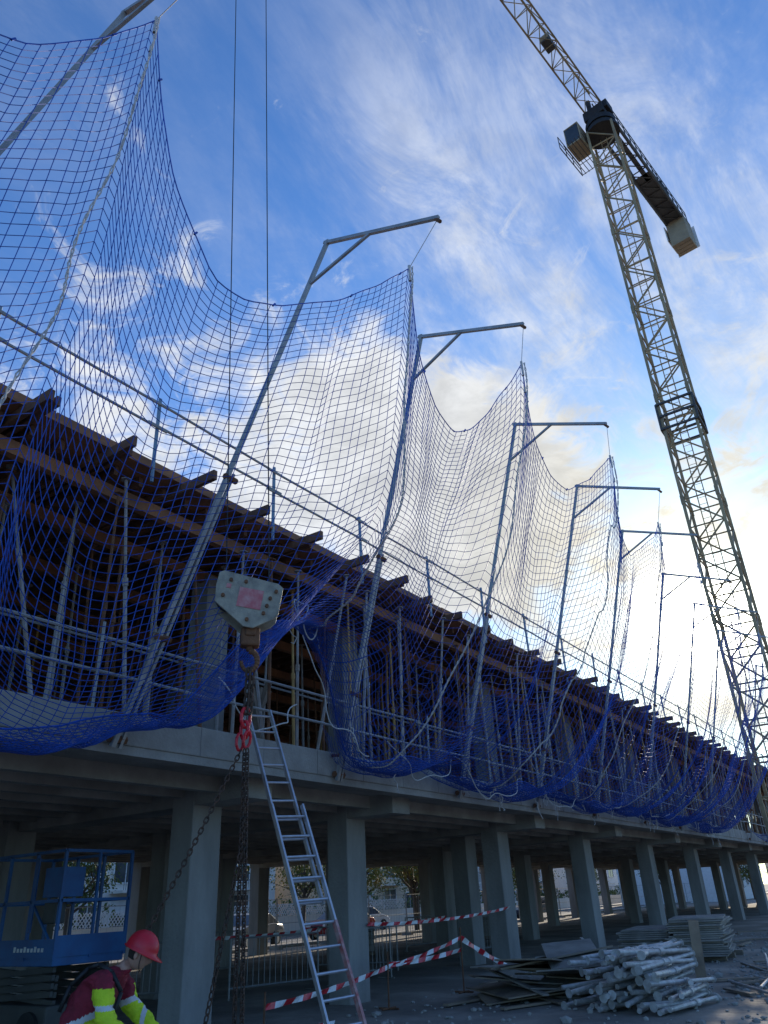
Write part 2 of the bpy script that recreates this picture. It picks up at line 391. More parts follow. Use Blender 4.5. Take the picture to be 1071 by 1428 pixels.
ys=np.arange(-1.2,34.1,.1)
pts=[surf(y,0) for y in ys]; bs+=poly(pts,.008)
pts=[surf(y,1)+Vector((.02,0,0)) for y in ys]; bs+=poly(pts,.012)
pts=[surf(y,0) for y in np.arange(42,58,.1)]; bs+=poly(pts,.009)
for y in ys[::9]:
    P=surf(y,0); bs.append(seg(P-Vector((0,.01,.02)),P+Vector((.01,.02,.03)),.013))
tubes('border_rope',bs,M_net,5,net,caps=False)
rp=[]
for i in range(1,len(PYc)):
    y=PYc[i]
    if y>34.1 and y<42: continue
    pk=surf(y,0)
    rp+=poly([tips[i],pk],.006)
    dy=[0,-.9,1.35,.35,-.1,.4,-.3,.3,0,0,0,0,0,0,0][i]
    pts=[]
    for k_ in range(0,61):
        q=k_/60*.97; yy=y+dy*q**1.3+.16*noise.noise(Vector((q*6,i*3.3,0)))*min(1,q*8)+.03*math.sin(q*37+i)*min(1,q*8)
        P=surf(min(max(yy,-1.2),58),q)+Vector((.05+.04*math.sin(q*23),0,0)); pts.append(P)
    fine=[]
    for a in range(60):
        for t in (0,.5): fine.append(pts[a].lerp(pts[a+1],t))
    for ph in (0,math.pi):
        rp+=poly([P+Vector((.012*math.cos(n_*1.9+ph),.014*math.sin(n_*1.9+ph),0)) for n_,P in enumerate(fine)],.0085 if y<16 else .0065)
    rp.append(seg(pk-Vector((0,0,.25)),pk+Vector((0,0,.05)),.022)); rp.append(seg(pk-Vector((.02,0,.6)),pk-Vector((.01,0,.5)),.02))
for (ya,yb,za,zb,sg) in ((6.6,8.2,4.3,4.15,.5),(8.2,9.9,5.2,3.6,.35),(10.4,12.6,3.9,3.9,.45),(12.5,15.5,3.9,3.8,.5),(15.5,18.6,4.4,3.7,.6),(19,22,4.0,4,.5),(23,26.5,4,4,.5)):
    pts=[]
    for k_ in range(31):
        f=k_/30; pts.append(Vector((-7.0+.08*math.sin(f*11),ya+(yb-ya)*f+.05*math.sin(f*19+ya),za+(zb-za)*f-sg*4*f*(1-f)+.14*noise.noise(Vector((f*7,ya,0))))))
    rp+=poly(pts,.009)
for c0 in ((-6.9,8.1,5.55),(-6.85,8.25,5.25)):
    rp+=poly([Vector(c0)+Vector((0,.16*math.cos(a),.12*math.sin(a)+.05*math.cos(2*a))) for a in np.linspace(0,2*math.pi,20)],.010)
for i in range(46):
    y=random.uniform(6.5,33); P=surf(y,random.uniform(.86,1.0))+Vector((.06,0,0)); pts=[P]
    for k_ in range(7): P=P+Vector((random.uniform(-.03,.03),random.uniform(-.09,.09),random.uniform(-.12,.03))); pts.append(P)
    rp+=poly(pts,.008)
tubes('white_ropes',rp,M_rope,5,net,caps=False)

# ------------------------------------------------------------------ tower crane
cr=empty('tower_crane',(-5.35,38.5,0))
CX,CY=-5.35,38.5; ww=.86
s=[];b_=[]
zt=48.6; st=1.62; nn=int(zt/st)
for sx_ in (-1,1):
    for sy_ in (-1,1): s.append(seg((CX+sx_*ww,CY+sy_*ww,0),(CX+sx_*ww,CY+sy_*ww,zt),.10))
cs=[(-1,-1),(1,-1),(1,1),(-1,1)]
for i in range(nn):
    z0=i*st; z1=z0+st
    for f in range(4):
        a=cs[f]; c2=cs[(f+1)%4]
        A=(CX+a[0]*ww,CY+a[1]*ww); B=(CX+c2[0]*ww,CY+c2[1]*ww)
        b_.append(seg((*A,z0),(*B,z0),.045))
        if i%2==0: b_.append(seg((*A,z0),(*B,z1),.05))
        else: b_.append(seg((*B,z0),(*A,z1),.05))
    if i%4==0:
        for a in cs: s.append(seg((CX+a[0]*ww,CY+a[1]*ww,z0-.25),(CX+a[0]*ww,CY+a[1]*ww,z0+.25),.13))
    b_.append(seg((CX-.3,CY+.3,z0),(CX-.3,CY+.3,z1),.03)); b_.append(seg((CX+.1,CY+.3,z0),(CX+.1,CY+.3,z1),.03))
    for k_ in range(4): b_.append(seg((CX-.3,CY+.3,z0+k_*.4),(CX+.1,CY+.3,z0+k_*.4),.015))
tubes('mast_chords',s,M_crane,4,cr); tubes('mast_bracing',b_,M_crane,5,cr)
co_=[]
for z in (24.6,25.4,23.8):
    for f in range(4):
        a=cs[f]; c2=cs[(f+1)%4]; co_.append(seg((CX+a[0]*.98,CY+a[1]*.98,z),(CX+c2[0]*.98,CY+c2[1]*.98,z),.08))
for a in cs: co_.append(seg((CX+a[0]*.98,CY+a[1]*.98,23.8),(CX+a[0]*.98,CY+a[1]*.98,25.4),.07))
tubes('mast_collar',co_,M_craned,4,cr)
tubes('slewing_ring',[seg((CX,CY,48.6),(CX,CY,48.9),1.15),seg((CX,CY,48.9),(CX,CY,49.25),.95),seg((CX,CY,49.25),(CX,CY,49.7),1.05)],M_black,20,cr)
jd=Vector((-.134,-.991,0)).normalized(); jn=Vector((-jd.y,jd.x,0))
RJ=np.array(Matrix((jn,jd,Vector((0,0,1)))).transposed())
O=Vector((CX,CY,0))
def J(a,b,z): return O+jd*a+jn*b+Vector((0,0,z))
boxes('slewing_frame',[(J(0,0,50.2),(1.5,1.9,.9),RJ),(J(.2,.8,50.6),(.4,1.0,.7),RJ),(J(-.9,-.5,50.8),(.6,.6,1.0),RJ),(J(.5,-.3,51.2),(.3,.3,1.6),RJ),(J(-.3,.3,51.2),(.25,.25,1.8),RJ)],M_black,cr,bevel=.05)
boxes('cab',[(J(.35,-1.7,48.3),(1.1,1.7,.12),RJ),(J(.35,-1.7,50.0),(1.1,1.7,.1),RJ),(J(-.45,-1.7,49.1),(1.1,.1,1.7),RJ),(J(.35,-1.17,49.1),(.06,1.6,1.7),RJ)]+[(J(1.15,b,49.1),(.07,.07,1.7),RJ) for b in (-1.17,-2.22)],M_cw,cr,bevel=.02)
boxes('cab_glass',[(J(1.17,-1.7,49.15),(.95,.03,1.5),RJ),(J(.36,-2.22,49.3),(.03,1.45,1.2),RJ)],M_glass,cr)
s=[]
for a in (-1.6,-.4,.6,1.6): s.append(seg(J(a,-2.6,48.2),J(a,-2.6,49.3),.03))
s+= [seg(J(-1.6,-2.6,z),J(1.6,-2.6,z),.03) for z in (48.2,48.75,49.3)]+[seg(J(-1.6,-2.6,z),J(-1.6,-1.0,z),.03) for z in (48.2,49.3)]
tubes('cab_platform_rails',s,M_craned,5,cr)
s=[]
for b in np.arange(-2.6,-.9,.28): s.append(seg(J(-1.6,b,48.12),J(1.6,b,48.12),.03))
tubes('cab_platform',s,M_craned,4,cr)
s=[];b_=[]
jl=44; jst=1.5; n_=int(jl/jst); zb=50.9; zh=1.6; wj=.62
s.append(seg(J(0.6,0,zb+zh),J(jl,0,zb+zh),.08)); s.append(seg(J(.6,-wj,zb),J(jl,-wj,zb),.07)); s.append(seg(J(.6,wj,zb),J(jl,wj,zb),.07))
for i in range(n_):
    a=.6+i*jst; c2=a+jst; m2=(a+c2)/2
    for sgn in (-1,1):
        b_.append(seg(J(a,sgn*wj,zb),J(m2,0,zb+zh),.035)); b_.append(seg(J(m2,0,zb+zh),J(c2,sgn*wj,zb),.035))
    b_.append(seg(J(a,-wj,zb),J(a,wj,zb),.03)); b_.append(seg(J(a,-wj if i%2 else wj,zb),J(c2,wj if i%2 else -wj,zb),.03))
b_.append(seg(J(0,.2,zb+.4),J(jl,.2,zb+.35),.025)); 
tubes('jib_chords',s,M_crane,4,cr); tubes('jib_bracing',b_,M_crane,5,cr)
boxes('jib_trolley_winch',[(J(6.6,0,zb+.35),(.6,1.0,.5),RJ)],M_craned,cr,bevel=.04)
tubes('jib_trolley_drum',[seg(J(6.9,-.3,zb+.45),J(6.9,.3,zb+.45),.3)],M_cw,16,cr)
s=[]
for sgn in (-1,1):
    s.append(seg(J(-.8,sgn*.65,zb-.3),J(-14.5,sgn*.65,zb-.3),.12)); s.append(seg(J(-.8,sgn*.75,zb+.75),J(-14,sgn*.75,zb+.75),.035)); s.append(seg(J(-.8,sgn*.75,zb+.3),J(-14,sgn*.75,zb+.3),.03))
    for i in range(15): s.append(seg(J(-.8-i*.94,sgn*.75,zb-.3),J(-.8-i*.94,sgn*.75,zb+.8),.035))
for i in range(10): s.append(seg(J(-.8-i*1.4,-.65,zb-.3),J(-2.2-i*1.4,.65,zb-.3),.05)); s.append(seg(J(-.8-i*1.4,.65,zb-.3),J(-.8-i*1.4,-.65,zb-.3),.05))
for sgn in (-.6,.6): s.append(seg(J(-.2,sgn*.4,zb+1.6),J(-8,sgn,zb-.2),.05))
tubes('counter_jib_frame',s,M_craned,5,cr)
boxes('counter_jib_deck',[(J(-4.5,.2,zb-.2),(.35,7,.05),RJ),(J(-10,0,zb-.2),(1.1,6,.05),RJ)],M_craned,cr)
boxes('hoist_winch',[(J(-10.2,0,zb+.4),(1.3,1.6,1.0),RJ),(J(-8.3,.2,zb+.2),(.9,.8,.7),RJ),(J(-11.9,0,zb+.3),(1.1,1.0,.9),RJ)],M_black,cr,bevel=.05)
boxes('counterweight_blocks',[(J(-13.2-i*.42,0,zb-1.35),(1.5,.38,2.7),RJ) for i in range(4)],M_cw,cr,bevel=.04)
boxes('counterweight_plate',[(J(-15.0,0,zb-1.2),(1.8,.06,2.3),RJ),(J(-13.9,-.9,zb-1.2),(.06,1.9,1.6),RJ)],M_white,cr)

# ------------------------------------------------------------------ hook block
hb=empty('crane_hook_block',(-5.5,5.6,4.4))
hc=Vector((-5.56,5.60,4.56)); a_=yaw+.25
ex=Vector((math.cos(a_),math.sin(a_),0)); ey=Vector((-math.sin(a_),math.cos(a_),0))
tl=-.16
ex2=ex*math.cos(tl)+Vector((0,0,1))*math.sin(tl); ez2=-ex*math.sin(tl)+Vector((0,0,1))*math.cos(tl)
prof=[(-.355,.10),(-.35,.26),(-.30,.29),(.30,.25),(.36,.21),(.36,-.10),(.31,-.17),(.12,-.30),(.02,-.30),(-.33,-.08)]
V=[];F=[]
for t0,t1 in ((-.15,-.125),(.125,.15)):
    o=len(V); n_=len(prof)
    for t in (t0,t1):
        for x_,z_ in prof: V.append(hc+ex2*x_+ez2*z_+ey*t)
    F.append([o+i for i in range(n_)]); F.append([o+n_+i for i in range(n_-1,-1,-1)])
    for i in range(n_): j=(i+1)%n_; F.append([o+j,o+i,o+n_+i,o+n_+j])
mk('side_plates',[tuple(v) for v in V],F,M_hook,hb,bevel=.008)
def hp(x_,z_,t): return hc+ex2*x_+ez2*z_+ey*t
RH=np.array(Matrix((ex2,ey,ez2)).transposed())
boxes('warning_label',[(hp(.03,.02,-.154),(.26,.006,.22),RH),(hp(-.22,.12,-.154),(.05,.006,.05),RH)],M_redp,hb)
boxes('edge_band',[(hp(-.0,.25,0),(.56,.25,.02),RH)],M_hook,hb)
tubes('sheaves',[seg(hp(-.19,.06,-.1),hp(-.19,.06,.1),.15),seg(hp(.20,.04,-.1),hp(.20,.04,.1),.15)],M_craned,20,hb)
tubes('pins',[seg(hp(x_,z_,-.175),hp(x_,z_,.175),.020) for x_,z_ in ((-.21,.19),(.24,.06),(-.26,.0),(.04,-.22),(.29,.15),(.2,-.12),(-.05,.20),(.22,-.03))],M_rust,10,hb)
boxes('hook_swivel',[(hc+Vector((.04,.04,-.38)),(.20,.16,.2),rz(a_)),(hc+Vector((.04,.04,-.31)),(.12,.2,.14),rz(a_))],M_rust,hb,bevel=.02)
hk=[hc+Vector((.04,.04,-.44))]
for i in range(15):
    an=math.radians(95-i*19.5); hk.append(hc+Vector((.04,.04,-.63))+ex*(.085*math.cos(an))+Vector((0,0,.11*math.sin(an))))
sg_=[seg(hk[i],hk[i+1],.034-(.001*i),.033-(.001*i)) for i in range(len(hk)-1)]
tubes('hook',sg_,M_rust,10,hb,smooth=True)
tubes('hoist_ropes',[seg(hp(-.24,.1,0),(-8.1-.10,5.75,49.8),.0075),seg(hp(.24,.08,0),(-7.5,6.2,49.8),.0075)],M_black,6,hb)
ch=empty('lifting_chain',(-5.5,5.6,1))
def link(c,d,rotf,l=.05,r=.0075,wd=.018):
    d=d.normalized(); u=d.cross(Vector((0,0,1)) if abs(d.z)<.95 else Vector((1,0,0))).normalized(); v=d.cross(u)
    s_=u if rotf else v; out=[]; P=[]
    for k_ in range(8):
        an=k_*math.pi/4+math.pi/8; P.append(c+d*(l*.62*math.cos(an)*1.05)+s_*(wd*math.sin(an)*1.1))
    for k_ in range(8): out.append(seg(P[k_],P[(k_+1)%8],r))
    return out
def chain(pts,l=.055,**k):
    out=[]; n_=0
    for i in range(len(pts)-1):
        a=Vector(pts[i]); b=Vector(pts[i+1]); m=max(1,int((b-a).length/(l*.82)))
        for t in range(m): out+=link(a.lerp(b,(t+.5)/m),b-a,n_%2==0,l,**k); n_+=1
    return out
h0=hc+Vector((.04,.04,-.72))
big=chain([h0,h0+Vector((-.02,0,-.45))],.10,r=.013,wd=.03)+chain([h0+Vector((.03,.02,0)),h0+Vector((.01,.02,-.45))],.10,r=.013,wd=.03)
tubes('upper_chain',big,M_chain,6,ch)
rl=[]
rl+=link(h0+Vector((-.02,0,-.50)),Z,True,.16,.018,.06); rl+=link(h0+Vector((-.03,0,-.62)),Z,False,.14,.017,.05); rl+=link(h0+Vector((-.06,-.03,-.74)),Z,True,.13,.015,.045); rl+=link(h0+Vector((.01,.0,-.72)),Z+Vector((.2,0,0)),True,.13,.015,.045)
tubes('shackle',rl,M_red,8,ch)
s0=h0+Vector((-.05,-.02,-.82))
def cat(a,b,sag,n=12): 
    return [a.lerp(b,i/n)-Vector((0,0,sag*4*(i/n)*(1-i/n))) for i in range(n+1)]
c1=chain(cat(s0,Vector((-6.25,4.80,.9)),.06)+[Vector((-6.45,4.85,.1))])
c2=chain(cat(s0+Vector((.05,0,0)),Vector((-5.60,5.70,.02)),0.0,3))
c3=chain(cat(s0+Vector((.09,.0,0)),Vector((-5.56,5.77,.02)),0.0,3))
c4=chain(cat(s0+Vector((.04,0,-.95)),Vector((-5.78,5.35,.05)),.02))
tubes('sling_legs',c1+c2+c3+c4,M_chain,5,ch,caps=False)

# ------------------------------------------------------------------ ladder
ld=empty('extension_ladder',(-6,7.8,0))
tp=Vector((-7.85,8.25,4.22)); bt=Vector((-5.88,7.80,0.0)); d=(tp-bt).normalized(); wv=Vector((.31,.95,0)).normalized()
wv=(wv-d*wv.dot(d)).normalized(); nrm=d.cross(wv); Lx=(tp-bt).length
RL=np.array(Matrix((wv,nrm,d)).transposed())
def rail(f0,f1,half,off,lst,w_=.028,t_=.065):
    for sgn in (-1,1): lst.append((bt.lerp(tp,(f0+f1)/2)+wv*half*sgn+nrm*off,(w_,t_,Lx*(f1-f0)),RL))
up_=[];lo_=[];rg=[]
rail(.38,1.0,.19,.0,up_); rail(0,.66,.235,-.075,lo_)
boxes('upper_section_stiles',up_,M_alu,ld,bevel=.004); boxes('lower_section_stiles',[lo_[0]],M_alu,ld,bevel=.004)
boxes('lower_section_stile_right',[lo_[1]],M_alu,ld,bevel=.004)
boxes('red_stile_sleeve',[(bt.lerp(tp,.18)+wv*.235-nrm*.075,(.034,.071,Lx*.30),RL)],mat('faded_red',(.40,.10,.09),(.5,.32,.3),12,.6),ld)
for k_ in range(17):
    f=(k_+.6)/17
    P=bt.lerp(tp,f)
    if f>.38: rg.append(seg(P-wv*.19,P+wv*.19,.016))
    if f<.66: rg.append(seg(P-wv*.235-nrm*.075,P+wv*.235-nrm*.075,.017))
tubes('rungs',rg,M_alu,8,ld)

# ------------------------------------------------------------------ scissor lift
sl_=empty('scissor_lift',(-12,8.2,0))
x0,x1,y0,y1=-13.0,-10.90,7.45,8.65
boxes('chassis',[lohi(x0,x1,y0,y1,.22,.55)],M_craned,sl_,bevel=.03)
tubes('wheels',[seg((x,y-.11,.24),(x,y+.11,.24),.24) for x in (x0+.35,x1-.35) for y in (y0+.06,y1-.06)],M_rubber,20,sl_)
bx=[]
for k_ in range(4):
    z=.62+k_*.10
    for y in (y0+.15,y1-.15):
        for sgn in (-1,1): bx.append(((x0/2+x1/2,y+sgn*.03,z),(1.9,.05,.07),rot(0,sgn*.06,0)))
boxes('folded_scissor_arms',bx,M_craned,sl_)
boxes('platform_floor',[lohi(x0,x1,y0,y1,1.02,1.14)],M_blue,sl_,bevel=.01)
s=[]
for z in (2.52,1.85):
    s+= [seg((x0,y0,z),(x1,y0,z),.03),seg((x0,y1,z),(x1,y1,z),.03),seg((x0,y0,z),(x0,y1,z),.03),seg((x1,y0,z),(x1,y1,z),.03)]
for x in (x0,x0+.7,x0+1.4,x1):
    for y in (y0,y1): s.append(seg((x,y,1.1),(x,y,2.52),.03))
s+= [seg((x1,y0+.6,1.1),(x1,y0+.6,2.52),.025),seg((x0+1.4,y0,1.85),(x1,y0,1.2),.02)]
tubes('guardrails',s,M_blue,4,sl_)
boxes('side_panels',[lohi(x0,x1+.02,y0-.022,y0-.004,1.13,1.36),lohi(x1+.004,x1+.022,y0,y1,1.13,1.40),lohi(x1-.5,x1-.05,y0+.03,y0+.4,1.9,2.3),lohi(x0+1.42,x1-.62,y0-.02,y0,1.45,2.45)],M_blue,sl_)
boxes('control_box',[lohi(x1-.42,x1-.12,y0+.02,y0+.2,1.55,1.85)],M_craned,sl_,bevel=.02)
boxes('lettering_strip',[lohi(x1-.95+i*.085,x1-.90+i*.085,y0-.028,y0-.0225,1.2,1.25+.02*(i%3==0)) for i in range(9)],M_white,sl_)

# ------------------------------------------------------------------ worker
wk=empty('construction_worker',(-6.0,4.56,0))
A_=Vector((math.cos(yaw),math.sin(yaw),0)); B_=Vector((-math.sin(yaw),math.cos(yaw),0)); W0=Vector((-6.03,4.58,0))
DZ=-.13
def Wp(a,b,z): return W0+A_*a+B_*b+Vector((0,0,z))
def U(a,b,z,r1,r2): return (a,b,z+DZ,r1,r2)
J_={'pel':U(-.20,0,.90,.155,.14),'wst':U(-.13,0,1.03,.17,.155),'chs':U(-.02,0,1.19,.205,.175),'upc':U(.08,0,1.285,.19,.14),'nk':U(.185,0,1.345,.064,.064),'hd':U(.235,0,1.40,.062,.062),
 'sR':U(.09,-.18,1.275,.092,.09),'eR':U(.17,-.26,1.02,.074,.074),'wR':U(.40,-.20,.88,.046,.046),
 'sL':U(.09,.18,1.275,.092,.09),'eL':U(.24,.25,1.02,.070,.070),'wL':U(.45,.15,.91,.044,.044),
 'hR':(-.20,-.095,.68,.10,.10),'kR':(.10,-.12,.40,.075,.075),'aR':(-.14,-.11,.10,.050,.050),'tR':(.06,-.12,.05,.045,.04),
 'hL':(-.20,.095,.68,.10,.10),'kL':(.22,.12,.44,.075,.075),'aL':(.12,.11,.10,.050,.050),'tL':(.33,.12,.05,.045,.04)}
E_=[('pel','wst'),('wst','chs'),('chs','upc'),('upc','nk'),('nk','hd'),('upc','sR'),('sR','eR'),('eR','wR'),('upc','sL'),('sL','eL'),('eL','wL'),('pel','hR'),('hR','kR'),('kR','aR'),('aR','tR'),('pel','hL'),('hL','kL'),('kL','aL'),('aL','tL')]
def skin(name,J_,E_,root,sub=2):
    ks=list(J_); me=D.meshes.new(name); me.from_pydata([tuple(Wp(*J_[k_][:3])) for k_ in ks],[(ks.index(a),ks.index(b)) for a,b in E_],[])
    ob=D.objects.new(name,me); scene.collection.objects.link(ob)
    md=ob.modifiers.new('s','SKIN'); md.use_smooth_shade=True
    for i,k_ in enumerate(ks): 
        sv=me.skin_vertices[0].data[i]; sv.radius=J_[k_][3:5]; sv.use_root=(k_==root)
    ob.modifiers.new('u','SUBSURF').levels=sub
    dg=bpy.context.evaluated_depsgraph_get(); dg.update(); m2=D.meshes.new_from_object(ob.evaluated_get(dg)); 
    v=np.array([tuple(x.co) for x in m2.vertices]); f=[list(x.vertices) for x in m2.polygons]
    D.objects.remove(ob); return v,f
v,f=skin('b',J_,E_,'pel',4)
for i in range(len(v)):
    k_=noise.noise(Vector(v[i])*13)*.016+noise.noise(Vector((v[i][0]*20,v[i][1]*20,v[i][2]*45)))*.008; v[i]+=np.array([k_,k_,k_*.3])
loc=(v-np.array(W0)); la=loc@np.array(A_); lb=loc@np.array(B_); lz=loc[:,2]-DZ
mi=[]
for q_ in f:
    a=la[q_].mean(); b=lb[q_].mean(); z=lz[q_].mean(); zr=z+DZ
    if zr<.12: mi.append(4)
    elif zr<.66 and not (a>.28 and z>.84 and abs(b)<.25): mi.append(3)
    elif z>1.345 and a>.13 and abs(b)<.08: mi.append(5)
    else:
        arm=abs(b)>.205 or (a>.27 and z<1.15)
        if arm: 
            if a>.31 and a<.35: mi.append(2)
            elif 1.09<z<1.125: mi.append(2)
            elif z>1.235: mi.append(0)
            else: mi.append(1)
        else:
            s_=z-.35*a
            if 1.02<s_<1.065: mi.append(2)
            elif s_<1.02: mi.append(1)
            else: mi.append(0)
mk('body',v,f,[M_maroon,M_hiv,M_refl,M_navy,M_rubber,M_skin],wk,mi,True)
for sgn,wr in ((-1,(.40,-.20,.88+DZ)),(1,(.45,.15,.91+DZ))):
    a,b,z=wr; HJ={'w':(a,b,z,.030,.026),'p':(a+.075,b,z-.045,.040,.017),'pp':(a+.10,b,z-.06,.038,.014)}
    HE=[('w','p'),('p','pp')]
    for i,(o,ln) in enumerate(((-.030,.075),(-.010,.085),(.010,.080),(.030,.062))):
        HJ['f%d'%i]=(a+.10+ln*.45,b+o,z-.085,.0095,.0095); HJ['g%d'%i]=(a+.10+ln*.70,b+o,z-.085-ln*.45,.0085,.0085); HJ['h%d'%i]=(a+.10+ln*.62,b+o,z-.085-ln*.8,.0075,.0075)
        HE+=[('pp','f%d'%i),('f%d'%i,'g%d'%i),('g%d'%i,'h%d'%i)]
    HJ['t1']=(a+.055,b-sgn*.048,z-.055,.012,.012); HJ['t2']=(a+.09,b-sgn*.060,z-.085,.010,.010); HE+=[('p','t1'),('t1','t2')]
    v,f=skin('h',HJ,HE,'w',1); mk('hand',v,f,M_skin,wk,None,True)
hdc=Wp(.315,0,1.455+DZ); pt=math.radians(24)
fa=A_*math.cos(pt)-Z*math.sin(pt); fz=A_*math.sin(pt)+Z*math.cos(pt)
def Hp(a,b,z): return hdc+fa*a+B_*b+fz*z
me=bmesh.new(); bmesh.ops.create_uvsphere(me,u_segments=40,v_segments=32,radius=1)
V=[]
for vv in me.verts:
    a,b,z=vv.co
    aa=a*.098; b2=b*.076; z2=z*.118
    if z<0: b2*=1-.25*(-z); aa*=1-.05*(-z)
    if a>0:
        nose=math.exp(-((b/.16)**2))*math.exp(-(((z+.18)/.20)**2)); aa+=.028*nose
        aa+=.010*math.exp(-((b/.35)**2))*math.exp(-(((z+.80)/.16)**2))
        aa-=.012*math.exp(-(((abs(b)-.38)/.15)**2))*math.exp(-(((z-.06)/.12)**2))
        aa+=.006*math.exp(-((b/.3)**2))*math.exp(-(((z+.50)/.07)**2)); aa-=.005*math.exp(-((b/.3)**2))*math.exp(-(((z+.54)/.025)**2))
    V.append(Hp(aa,b2,z2))
F=[[x.index for x in q_.verts] for q_ in me.faces]; me.free()
cen=[sum((V[i] for i in q_),Vector())/len(q_) for q_ in F]
mi=[1 if ((c_-hdc).dot(fa)<-.015 and (c_-hdc).dot(fz)>-.06) else 0 for c_ in cen]
mk('head',[tuple(x) for x in V],F,[M_skin,M_hair],wk,mi,True)
for sgn in (-1,1):
    me=bmesh.new(); bmesh.ops.create_uvsphere(me,u_segments=12,v_segments=8,radius=1)
    V=[Hp(-.005+.018*x.co.x,sgn*.078+.009*x.co.y,-.012+.032*x.co.z) for x in me.verts]; F=[[x.index for x in q_.verts] for q_ in me.faces]; me.free()
    mk('ear',[tuple(x) for x in V],F,M_skin,wk,None,True)
    me=bmesh.new(); bmesh.ops.create_uvsphere(me,u_segments=10,v_segments=8,radius=.011)
    V=[Hp(.079+x.co.x,sgn*.030+x.co.y,.008+x.co.z) for x in me.verts]; F=[[x.index for x in q_.verts] for q_ in me.faces]; me.free()
    mk('eye',[tuple(x) for x in V],F,M_hair,wk,None,True)
V=[];F=[];nu=32;nvv=9
for j in range(nvv):
    th=j/(nvv-1)*math.pi/2*1.0
    for i in range(nu):
        ph=i/nu*2*math.pi; rr=math.cos(th)
        ridge=.008*math.exp(-((math.sin(ph)*rr/.18)**2))
        V.append(Hp(.138*rr*math.cos(ph)-.004,.113*rr*math.sin(ph),.028+(.135)*math.sin(th)**.9+ridge*(1 if j>1 else 0)))
for j in range(nvv-1):
    for i in range(nu): k2=(i+1)%nu; F.append([j*nu+i,j*nu+k2,(j+1)*nu+k2,(j+1)*nu+i])
o=len(V)
for i in range(nu):
    ph=i/nu*2*math.pi; br=.012+.055*max(0,math.cos(ph))**2
    V.append(Hp((.138+br)*math.cos(ph)-.004,(.113+.012)*math.sin(ph),.018-.012*max(0,math.cos(ph))))
for i in range(nu): k2=(i+1)%nu; F.append([i,o+i,o+k2,k2])
ho=mk('helmet',[tuple(x) for x in V],F,M_red,wk,None,True); md=ho.modifiers.new('s','SOLIDIFY'); md.thickness=.005
s=poly([Wp(-.06,-.10,1.375+DZ),Wp(.03,-.13,1.395+DZ),Wp(.15,-.16,1.34+DZ),Wp(.235,-.15,1.2+DZ),Wp(.19,-.17,1.02+DZ)],.018)+poly([Wp(-.06,-.10,1.375+DZ),Wp(-.18,-.14,1.26+DZ),Wp(-.24,-.15,1.09+DZ)],.018)
tubes('harness_strap',s,M_black,6,wk,smooth=True)
tubes('chin_strap',poly([Hp(.03,-.082,.03),Hp(.045,-.07,-.06),Hp(.055,0,-.125),Hp(.045,.07,-.06),Hp(.03,.082,.03)],.004),M_black,5,wk)

# ------------------------------------------------------------------ site materials
ps=empty('plywood_stack',(-6.6,22.4,0)); bl=[]
for st_ in (0,1):
    z=.12
    for i in range(18 if st_ else 13):
        bl.append(((-7.2+st_*1.35+random.uniform(-.07,.07),22.6+random.uniform(-.1,.1)-st_*.2,z+.02),(1.25,2.5,.035),rz(random.uniform(-.05,.05)+.15))); z+=.045
boxes('sheets',bl,M_woodg,ps); boxes('bearers',[lohi(-7.9,-5.2,y,y+.1,0,.11) for y in (21.6,22.5,23.4)],M_wood,ps)
bl=[]
for i in range(20):
    bl.append(((-6.5+random.uniform(-.6,.6),14.6+random.uniform(-.7,.7),.06+i*.026),(random.uniform(.5,1.1),random.uniform(1.2,2.2),.022),rot(random.uniform(-.14,.14),random.uniform(-.12,.12),random.uniform(-1.2,1.2))))
bl+= [((-5.9,15.0,.5),(.06,1.6,.25),rot(.3,.2,.7)),((-6.9,13.8,.3),(.12,1.9,.03),rot(.15,.1,1.0)),((-6.2,14.0,.62),(.4,2.0,.03),rot(.12,-.1,-.9)),((-6.0,14.3,.66),(.9,1.5,.03),rot(.2,-.05,.5))]
boxes('scrap_board_pile',bl,[M_wood,M_woodg],None,midx=[random.randint(0,1) for _ in bl])
s=[];s2=[]
for i in range(84):
    lay=int(i/14); k_=i%14
    un=(k_-6.5)*.135*(1-lay*.12)+random.uniform(-.05,.05)
    an=math.radians(random.gauss(-10,14)); d=Vector((-math.sin(an),math.cos(an),random.uniform(-.07,.09))); ln=random.uniform(.75,1.05)
    c0=Vector((-4.55+un*.95+random.uniform(-.1,.1),13.6-un*.3+random.uniform(-.25,.25),.08+lay*.13))
    a=c0-d*ln; b=c0+d*ln; a.z=max(a.z,.05); b.z=max(b.z,.05)
    m=a.lerp(b,.55); s.append(seg(a,m,.036)); s.append(seg(m,b,.029))
    s2.append(seg(a-d*.008,a,.065 if i%4==0 else .037)); s2.append(seg(b,b+d*.008,.05)); s2.append(seg(m-d*.06,m+d*.06,.050))
pp_=empty('steel_prop_pile',(-4.5,13.8,0))
tubes('prop_tubes',s,M_pile,12,pp_,smooth=False); tubes('prop_collars_and_plates',s2,M_pile,12,pp_)
boxes('upright_plank',[((-3.95,14.6,.55),(.16,.05,1.1),rot(.05,.06,.3))],M_wood)
V=[];F=[]
ico=bmesh.new(); bmesh.ops.create_icosphere(ico,subdivisions=1,radius=1); iv=[x.co.copy() for x in ico.verts]; iff=[[x.index for x in q_.verts] for q_ in ico.faces]; ico.free()
